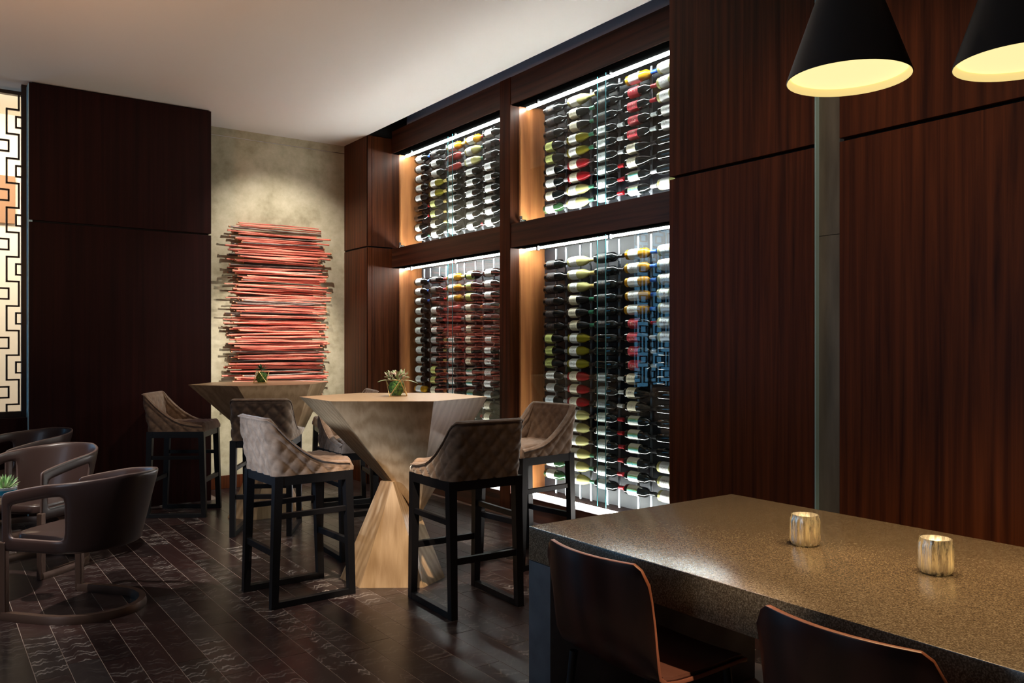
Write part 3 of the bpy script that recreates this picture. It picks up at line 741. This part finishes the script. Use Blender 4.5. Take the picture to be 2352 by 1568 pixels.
spots = [
 ((1.745, 4.531), 2.4, 'quilted taupe bar stool catching cool light on its back, beside oak table base'),
 ((2.427, 3.834), 88, 'quilted taupe bar stool with its back to the viewer, next to stone table'),
 ((3.241, 4.371), 186, 'quilted taupe bar stool in front of the lit bottles, showing its inside back'),
 ((2.448, 5.221), 267, 'bar stool half hidden behind the terrarium table, one arm showing'),
 ((1.801, 7.271), -32, 'quilted taupe bar stool standing against the dark panelled wall'),
 ((2.150, 6.225), 60, 'quilted bar stool with square back turned to the viewer at sculpture table'),
 ((3.031, 6.808), 166, 'bar stool beyond the terrarium table, only its top corner and legs showing'),
]
for k, (xy, a, lb) in enumerate(spots):
    if k == 0: o = st; o.location = (*xy, 0); o.rotation_euler = (0,0,R(a)); tag(o, lb, 'stool', GS)
    else:
        o = dup(st, (*xy, 0), R(a), lb)
tag(st, spots[0][2], 'stool', GS)
for o in list(C.objects):
    if o.name.startswith('bar_stool'): o['category'] = 'stool'; o['group'] = GS

# ------------------------------------------------------------ leather lounge chairs
def make_lounge():
    t = empty('lounge_chair')
    # shell: U plan, flared outwards
    def plan(u, flare):                     # u -1..1 along the U from one front to the other
        hw = 0.262+0.045*flare; xbk = -0.245-0.125*flare; xf = 0.285
        Ls = 0.36; La = 0.60                # straight part, then half ellipse
        a = abs(u); sg = 1 if u > 0 else -1
        if a > 0.5:
            k = (a-0.5)/0.5; return (-0.02+(xf+0.02)*k, sg*(hw-0.02*flare*k))
        ang = a/0.5*math.pi/2
        return (-0.02-(abs(xbk)-0.02)*math.cos(ang), sg*hw*math.sin(ang))
    NU = 44; us = [-1+2*k/NU for k in range(NU+1)]
    vs = []; rows = [0, 0.10, 0.20, 0.38, 0.56, 0.74, 0.86, 1.0]
    for u in us:
        a = abs(u)
        zt = 0.645+0.115*(1-a)**0.8 if a > 0.15 else 0.645+0.115*(0.85)**0.8+0.004
        zl = 0.352
        if a > 0.4: zo0, zo1 = 0.425, zt-0.070-0.01*(a-0.5)
        else: zo0, zo1 = 0.425, zt-0.075
        zs = [zl, (zl+zo0)/2, zo0, zo0+(zo1-zo0)/3, zo0+(zo1-zo0)*2/3, zo1, (zo1+zt)/2, zt]
        for z in zs:
            fl_ = (z-0.352)/0.41*(1 if a < 0.5 else max(0.15, 1-(a-0.5)*1.6))
            x, y = plan(u, fl_); vs.append((x, y, z))
    fs = []; nr = 8
    for i in range(NU):
        um = abs((us[i]+us[i+1])/2)
        for j in range(nr-1):
            if j in (2, 3, 4) and 0.43 < um < 0.93: continue
            a = i*nr+j; fs.append((a, a+nr, a+nr+1, a+1))
    o = MB().add(vs, fs).build('shell', [M['leather'], M['edge_leather']], t, smooth=60)
    md = o.modifiers.new('thickness', 'SOLIDIFY'); md.thickness = 0.020; md.offset = 0; md.use_rim = True; md.material_offset_rim = 1
    sb = o.modifiers.new('round', 'SUBSURF'); sb.levels = 1; sb.render_levels = 1
    # seat
    ring = lambda sc_, z: [(0.03+0.245*sc_*math.copysign(abs(math.cos(q))**0.45, math.cos(q)), 0.245*sc_*math.copysign(abs(math.sin(q))**0.5, math.sin(q)), z) for q in [2*math.pi*k/40 for k in range(40)]]
    MB().loft([ring(0.97, 0.385), ring(1.0, 0.392), ring(1.0, 0.428), ring(0.97, 0.437), ring(0.6, 0.430), ring(0.25, 0.426)]).build('seat', M['leather'], t, smooth=50)
    # front uprights and floor hoop
    for sy in (-1, 1):
        MB().box(0.255, 0.297, sy*0.262-0.016, sy*0.262+0.016, 0.0, 0.40, ch=0.006).build('leg', M['bronze'], t)
    pth = [(0.278, 0.262), (0.16, 0.268)]
    for k in range(13):
        q = R(90+180*k/12); pth.append((0.02+0.30*math.cos(q) if True else 0, 0.268*math.sin(q)))
    pth += [(0.16, -0.268), (0.278, -0.262)]
    rings = []
    for i, p in enumerate(pth):
        a = Vector(pth[max(i-1, 0)]); c = Vector(pth[min(i+1, len(pth)-1)]); d = (c-a).normalized(); nn = Vector((d.y, -d.x)); p = Vector(p)
        rings.append([(*(p+nn*wd), z) for wd, z in ((-0.02, 0.0), (0.02, 0.0), (0.022, 0.02), (0.016, 0.042), (-0.016, 0.042), (-0.022, 0.02))])
    MB().loft(rings).build('floor_hoop', M['bronze'], t, smooth=40)
    return t
GL = 'leather lounge chairs round the low table'
lc = make_lounge()
lsp = [((0.72, 4.921), 131, 'brown leather lounge chair seen from its side, open arm and floor hoop showing'),
       ((0.612, 6.057), 222, 'brown leather lounge chair behind the low table, lit inside of its back showing'),
       ((0.62, 7.36), 207, 'dark leather lounge chair below the lattice window, only its back rim showing')]
for k, (xy, a, lb) in enumerate(lsp):
    if k == 0: lc.location = (*xy, 0); lc.rotation_euler = (0,0,R(a)); tag(lc, lb, 'chair', GL)
    else: o = dup(lc, (*xy, 0), R(a), lb)
# low round table with succulent
lt = tag(empty('low_table', (0.088, 5.533, 0)), 'round brown low table between the leather lounge chairs', 'table')
MB().lathe([(0,0.565),(0.325,0.565),(0.34,0.572),(0.34,0.583),(0.332,0.59),(0,0.59)], 48).build('tabletop', M['leather'], lt, smooth=40)
MB().lathe([(0,0.565),(0.03,0.565),(0.03,0.02),(0,0.02)], 20).build('column', M['bronze'], lt, smooth=40)
MB().lathe([(0,0),(0.22,0),(0.22,0.012),(0.03,0.02),(0,0.02)], 40).build('base', M['bronze'], lt, smooth=40)

def leaf(b, base, direc, L, w, up=Vector((0,0,1)), mi=0, droop=0.15):
    base = Vector(base); d = Vector(direc).normalized(); sd = d.cross(up)
    if sd.length < 1e-3: sd = Vector((1,0,0))
    sd.normalize(); nn = sd.cross(d)
    rings = []
    for k, (u, ww) in enumerate(((0,0.25),(0.3,0.85),(0.6,1.0),(0.85,0.6),(1.0,0.06))):
        c = base+d*L*u-up*droop*L*u*u
        rings.append([c+sd*w/2*ww, c+nn*w*0.18*ww, c-sd*w/2*ww, c-nn*w*0.12*ww])
    b.loft(rings, mi=mi)
px, py = G(-2.755, 4.47)
pot = tag(empty('succulent_pot', (px, py, 0.59)), 'green succulent in a blue and white bowl on low table', 'plant')
MB().lathe([(0,0),(0.040,0),(0.052,0.01),(0.062,0.05),(0.057,0.05),(0.048,0.014),(0,0.012)], 28).build('bowl', mat('pale_glazed_bowl', (0.75,0.78,0.8), 0.2), pot, smooth=40)
MB().lathe([(0.0535,0.012),(0.0602,0.036),(0.0605,0.036),(0.0540,0.012)], 28, cap=False).build('band', mat('blue_glaze_band', (0.03,0.35,0.55), 0.2), pot, smooth=40)
MB().lathe([(0,0.03),(0.055,0.036),(0.0,0.046)], 20).build('soil', mat('potting_bark', (0.09,0.04,0.02), 0.9), pot)
b = MB(); q = random.Random(5)
for k in range(46):
    a = q.random()*6.28; e = q.uniform(0.15, 1.4)
    leaf(b, (0.012*math.cos(a), 0.012*math.sin(a), 0.042), (math.cos(a)*math.cos(e), math.sin(a)*math.cos(e), math.sin(e)), q.uniform(0.055, 0.075), 0.011, mi=k % 2, droop=-0.1)
o = b.build('foliage', [mat('succulent_green', (0.22,0.42,0.16), 0.5), mat('succulent_pale', (0.42,0.55,0.30), 0.5)], pot, smooth=50); o['kind'] = 'stuff'

# ------------------------------------------------------------ brass terrariums on the bar tables
def make_terrarium(name, loc, rz, label, full):
    t = tag(empty(name, loc, rz), label, 'plant', 'brass terrariums on the bar tables')
    h = 0.102; rb = 0.066
    Bp = [Vector((rb*math.cos(R(a)), rb*math.sin(R(a)), 0.003)) for a in (-150, -30, 90)]
    Tp = [Vector((rb*math.cos(R(a)), rb*math.sin(R(a)), h)) for a in (-90, 30, 150)]
    w_ = MB()
    for k in range(3):
        w_.tube([Bp[k], Bp[(k+1) % 3]], 0.0026, 6); w_.tube([Tp[k], Tp[(k+1) % 3]], 0.0026, 6)
    for a, b_ in ((0,0),(1,0),(1,1),(2,1),(2,2),(0,2)): w_.tube([Bp[a], Tp[b_]], 0.0026, 6)
    w_.build('brass_frame', M['brass'], t, smooth=50)
    g = MB().add(Bp+Tp, [(0,1,3),(1,4,3),(1,2,4),(2,5,4),(2,0,5),(0,3,5)]).build('glass_body', M['terrarium'], t)
    # moss filling: shrunken antiprism with lumps
    ms = MB(); rings = []
    for z, s_ in ((0.006, 0.36), (0.03, 0.52), (0.06, 0.60), (0.085, 0.52), (0.096, 0.25)):
        rings.append([(0.062*s_*1.35*math.cos(a)*(0.92+0.1*math.sin(5*a+z*90)), 0.062*s_*1.35*math.sin(a)*(0.92+0.1*math.cos(4*a+z*70)), z) for a in [2*math.pi*k/24 for k in range(24)]])
    ms.loft(rings).build('moss', M['moss'], t, smooth=60)
    b = MB(); q = random.Random(4 if full else 9)
    if full:
        for k in range(64):                # loose dusty leaves
            a = q.random()*6.28; e = q.uniform(0.15, 1.2); rr = q.uniform(0.01, 0.065)
            bs = (rr*math.cos(a), rr*math.sin(a), 0.095+q.uniform(0, 0.05))
            leaf(b, bs, (math.cos(a)*math.cos(e), math.sin(a)*math.cos(e), math.sin(e)), q.uniform(0.025, 0.05), q.uniform(0.012, 0.018), mi=q.choice((0, 0, 1, 2)), droop=0.2)
        for a, e, L in ((20, 65, 0.085), (40, 45, 0.075), (165, 60, 0.07), (-20, 5, 0.11), (185, 12, 0.10), (120, 70, 0.06)):
            leaf(b, (0.03*math.cos(R(a)), 0.02*math.sin(R(a)), 0.10), (math.cos(R(a))*math.cos(R(e)), 0.3*math.sin(R(a)), math.sin(R(e))), L, 0.02, mi=1 if e > 30 else 2, droop=0.3 if e < 20 else 0.05)
        mats = [M['leaf_pink'], M['leaf_pale'], M['leaf_pale']]
    else:
        b.tube([(0,0,0.09), (0.003,0,0.118)], 0.008, 7, mi=1)
        for k in range(30):
            a = q.random()*6.28; e = q.uniform(-0.1, 1.45)
            leaf(b, (0,0,0.118), (math.cos(a)*math.cos(e), math.sin(a)*math.cos(e), math.sin(e)), q.uniform(0.045, 0.062), 0.016, mi=0, droop=0.02)
        mats = [M['leaf_dark'], M['leaf_pink']]
    o = b.build('foliage', mats, t, smooth=50); o['kind'] = 'stuff'
    return t
make_terrarium('terrarium', (*G(-0.725, 5.17), 1.09), R(-YAW+28), 'brass terrarium overflowing with pink and sage leaves on oak table', True)
make_terrarium('terrarium', (*G(-2.145, 7.05), 1.09), R(-YAW-2), 'brass terrarium with one dark green rosette before the sculpture', False)

# ------------------------------------------------------------ stone communal table
XT0, XT1, YT, ZT_ = 1.763, 2.867, 2.36, 0.76
com = tag(empty('stone_table', (2.3, 1.0, 0)), 'long speckled stone dining table with waterfall end', 'table')
def tbx(name, mt, x0, x1, y0, y1, z0, z1, ch): return MB().box(x0-2.3, x1-2.3, y0-1.0, y1-1.0, z0, z1, ch=ch).build(name, mt, com, smooth=30)
tbx('tabletop', M['stone'], XT0, XT1, -0.7, YT, ZT_-0.12, ZT_, 0.004)
tbx('end_leg', M['slate'], XT0, XT1, YT-0.125, YT, 0.0, ZT_-0.121, 0.004)
tbx('end_leg', M['slate'], XT0, XT1, -0.7, -0.575, 0.0, ZT_-0.121, 0.004)

# dining chairs: one bent sheet for back and seat
def make_dining():
    t = empty('dining_chair')
    prof = [(-0.030,0.800),(-0.026,0.76),(-0.018,0.70),(-0.006,0.63),(0.008,0.56),(0.022,0.51),(0.040,0.475),(0.066,0.457),(0.11,0.450),(0.20,0.447),(0.30,0.449),(0.38,0.452),(0.415,0.448)]
    vs = []; fs = []; nv = 22
    for i, (x, z) in enumerate(prof):
        for j in range(nv+1):
            v = j/nv*2-1
            hw = 0.222 if z > 0.5 else 0.215
            corner = 0.0
            y = v*hw
            zz = z; xx = x
            if i == 0: zz = z-0.055*max(0, (abs(v)-0.80)/0.20)**2.2
            if i == 1: zz = z-0.030*max(0, (abs(v)-0.85)/0.15)**2.0
            bow = 0.052*(1-v*v)
            k = max(0, min(1, (z-0.46)/0.14))
            xx = x-bow*k+0.02*k
            if k == 0: zz = z-0.008*(1-v*v)
            vs.append((xx, y, zz))
    for i in range(len(prof)-1):
        for j in range(nv):
            a = i*(nv+1)+j; fs.append((a, a+1, a+nv+2, a+nv+1))
    o = MB().add(vs, fs).build('shell', [M['chair_wood'], M['ply_edge']], t, smooth=60, recalc=False)
    md = o.modifiers.new('thickness', 'SOLIDIFY'); md.thickness = 0.014; md.offset = 0; md.material_offset_rim = 1
    bv = o.modifiers.new('edge', 'BEVEL'); bv.width = 0.002; bv.segments = 2; bv.limit_method = 'ANGLE'
    b = MB(); rings = []
    for x, z in ((0.06,0.470),(0.10,0.462),(0.20,0.458),(0.30,0.460),(0.40,0.462)):
        rings.append([(x, v*0.205, z-0.008*(1-v*v)+dz) for v, dz in [(-1+2*k/12, 0.004) for k in range(13)]]+[(x, v*0.205, z-0.008*(1-v*v)-0.006) for v in [1-2*k/12 for k in range(13)]])
    b.loft(rings).build('seat_pad', M['seat_tan'], t, smooth=50)
    for sx, sy in ((0.05,1),(0.05,-1),(0.37,1),(0.37,-1)):
        MB().tube([(sx, sy*0.17, 0.44), (sx+(0.03 if sx > 0.2 else -0.04), sy*0.20, 0.0)], [0.014, 0.010], 10).build('leg', M['espresso'], t, smooth=50)
    return t
dc = make_dining(); dc.location = (1.627, 1.835, 0); tag(dc, 'dark red-brown bent wood chair pushed in at the waterfall end of stone table', 'chair', 'bent wood chairs at the stone table')
dup(dc, (1.627, 1.03, 0), 0, 'dark bent wood chair at stone table in front of the silvered candle holders')

# candle holders
def make_candle():
    t = empty('candle_holder')
    n = 60; prof = [(0.034,0.0),(0.042,0.004),(0.0455,0.016),(0.0455,0.075),(0.0445,0.084),(0.0425,0.090),(0.0425,0.098)]
    rings = []
    for r, z in prof:
        fl_ = 0.0022 if 0.01 < z < 0.088 else 0.0004
        rings.append([((r+fl_*math.cos(12*a))*math.cos(a), (r+fl_*math.cos(12*a))*math.sin(a), z) for a in [2*math.pi*k/n for k in range(n)]])
    rings.append([(0.0395*math.cos(a), 0.0395*math.sin(a), 0.098) for a in [2*math.pi*k/n for k in range(n)]])
    for r, z in ((0.0395,0.09),(0.040,0.02),(0.036,0.008)):
        rings.append([(r*math.cos(a), r*math.sin(a), z) for a in [2*math.pi*k/n for k in range(n)]])
    MB().loft(rings).build('glass_cup', M['mercury'], t, smooth=45)
    cd = MB().lathe([(0,0.009),(0.026,0.009),(0.026,0.034),(0.022,0.036),(0,0.033)], 28).build('candle', M['wax'], t, smooth=40)
    MB().lathe([(0,0.036),(0.004,0.042),(0.0055,0.050),(0.0035,0.060),(0.0,0.070)], 12).build('flame', M['flame'], cd, smooth=60)
    return t
ch = make_candle(); ch.location = (2.324, 1.616, ZT_); tag(ch, 'silvered glass candle holder on stone table nearer the wine cabinet', 'candle holder', 'candle holders on the stone table')
light('candle_flame_light', 'POINT', (2.324, 1.616, ZT_+0.06), (2.3,1.6,0), 1.6, (1.0,0.74,0.42), shadow_soft_size=0.006)
light('candle_flame_light', 'POINT', (2.338, 1.20, ZT_+0.06), (2.3,1.2,0), 1.6, (1.0,0.74,0.42), shadow_soft_size=0.006)
dup(ch, (2.338, 1.20, ZT_), R(14), 'silvered glass candle holder on stone table behind the second bent wood chair')

# pendants
def make_pendant():
    t = empty('pendant_lamp')
    r0, hgt, r1 = 0.180, 0.44, 0.028
    MB().lathe([(r0,0.0),(r0+0.0015,0.003),(r1,hgt),(r1*0.8,hgt+0.012),(0.0,hgt+0.014)], 64, cap=False).build('shade', M['lamp_black'], t, smooth=40)
    MB().lathe([(r0-0.001,0.0),(r1*0.8,hgt-0.012)], 64, cap=False).build('lining', M['lamp_in'], t, smooth=40)
    MB().lathe([(0,0.024),(0.168,0.022),(0.168,0.027),(0,0.030)], 64, cap=False).build('diffuser', M['lamp_glow'], t, smooth=40)
    MB().lathe([(0,hgt+0.012),(0.016,hgt+0.014),(0.014,hgt+0.06),(0,hgt+0.062)], 20).build('cap', M['lamp_black'], t, smooth=40)
    MB().tube([(0,0,hgt+0.06), (0,0,CEIL-2.22)], 0.003, 8).build('cord', M['black'], t)
    MB().lathe([(0,CEIL-2.255),(0.05,CEIL-2.255),(0.05,CEIL-2.222),(0,CEIL-2.222)], 24).build('ceiling_rose', M['lamp_black'], t, smooth=40)
    return t
pl = make_pendant(); pl.location = (2.315, 1.457, 2.222); tag(pl, 'black cone pendant lamp hanging in front of the grey wall strip', 'lamp', 'cone pendants over the stone table')
dup(pl, (2.585, 1.076, 2.222), 0, 'black cone pendant lamp cut off by the frame beside the walnut panel')
for x, y in ((2.315, 1.457), (2.585, 1.076)):
    light('pendant_bulb', 'SPOT', (x, y, 2.24), (x, y, 0), 120, (1.0, 0.68, 0.35), spot_size=R(110), spot_blend=0.7, shadow_soft_size=0.14)

# hand the group and category to the copies
for o in C.objects:
    if o.parent: 
        for k in ('category',):
            if k in o: del o[k]
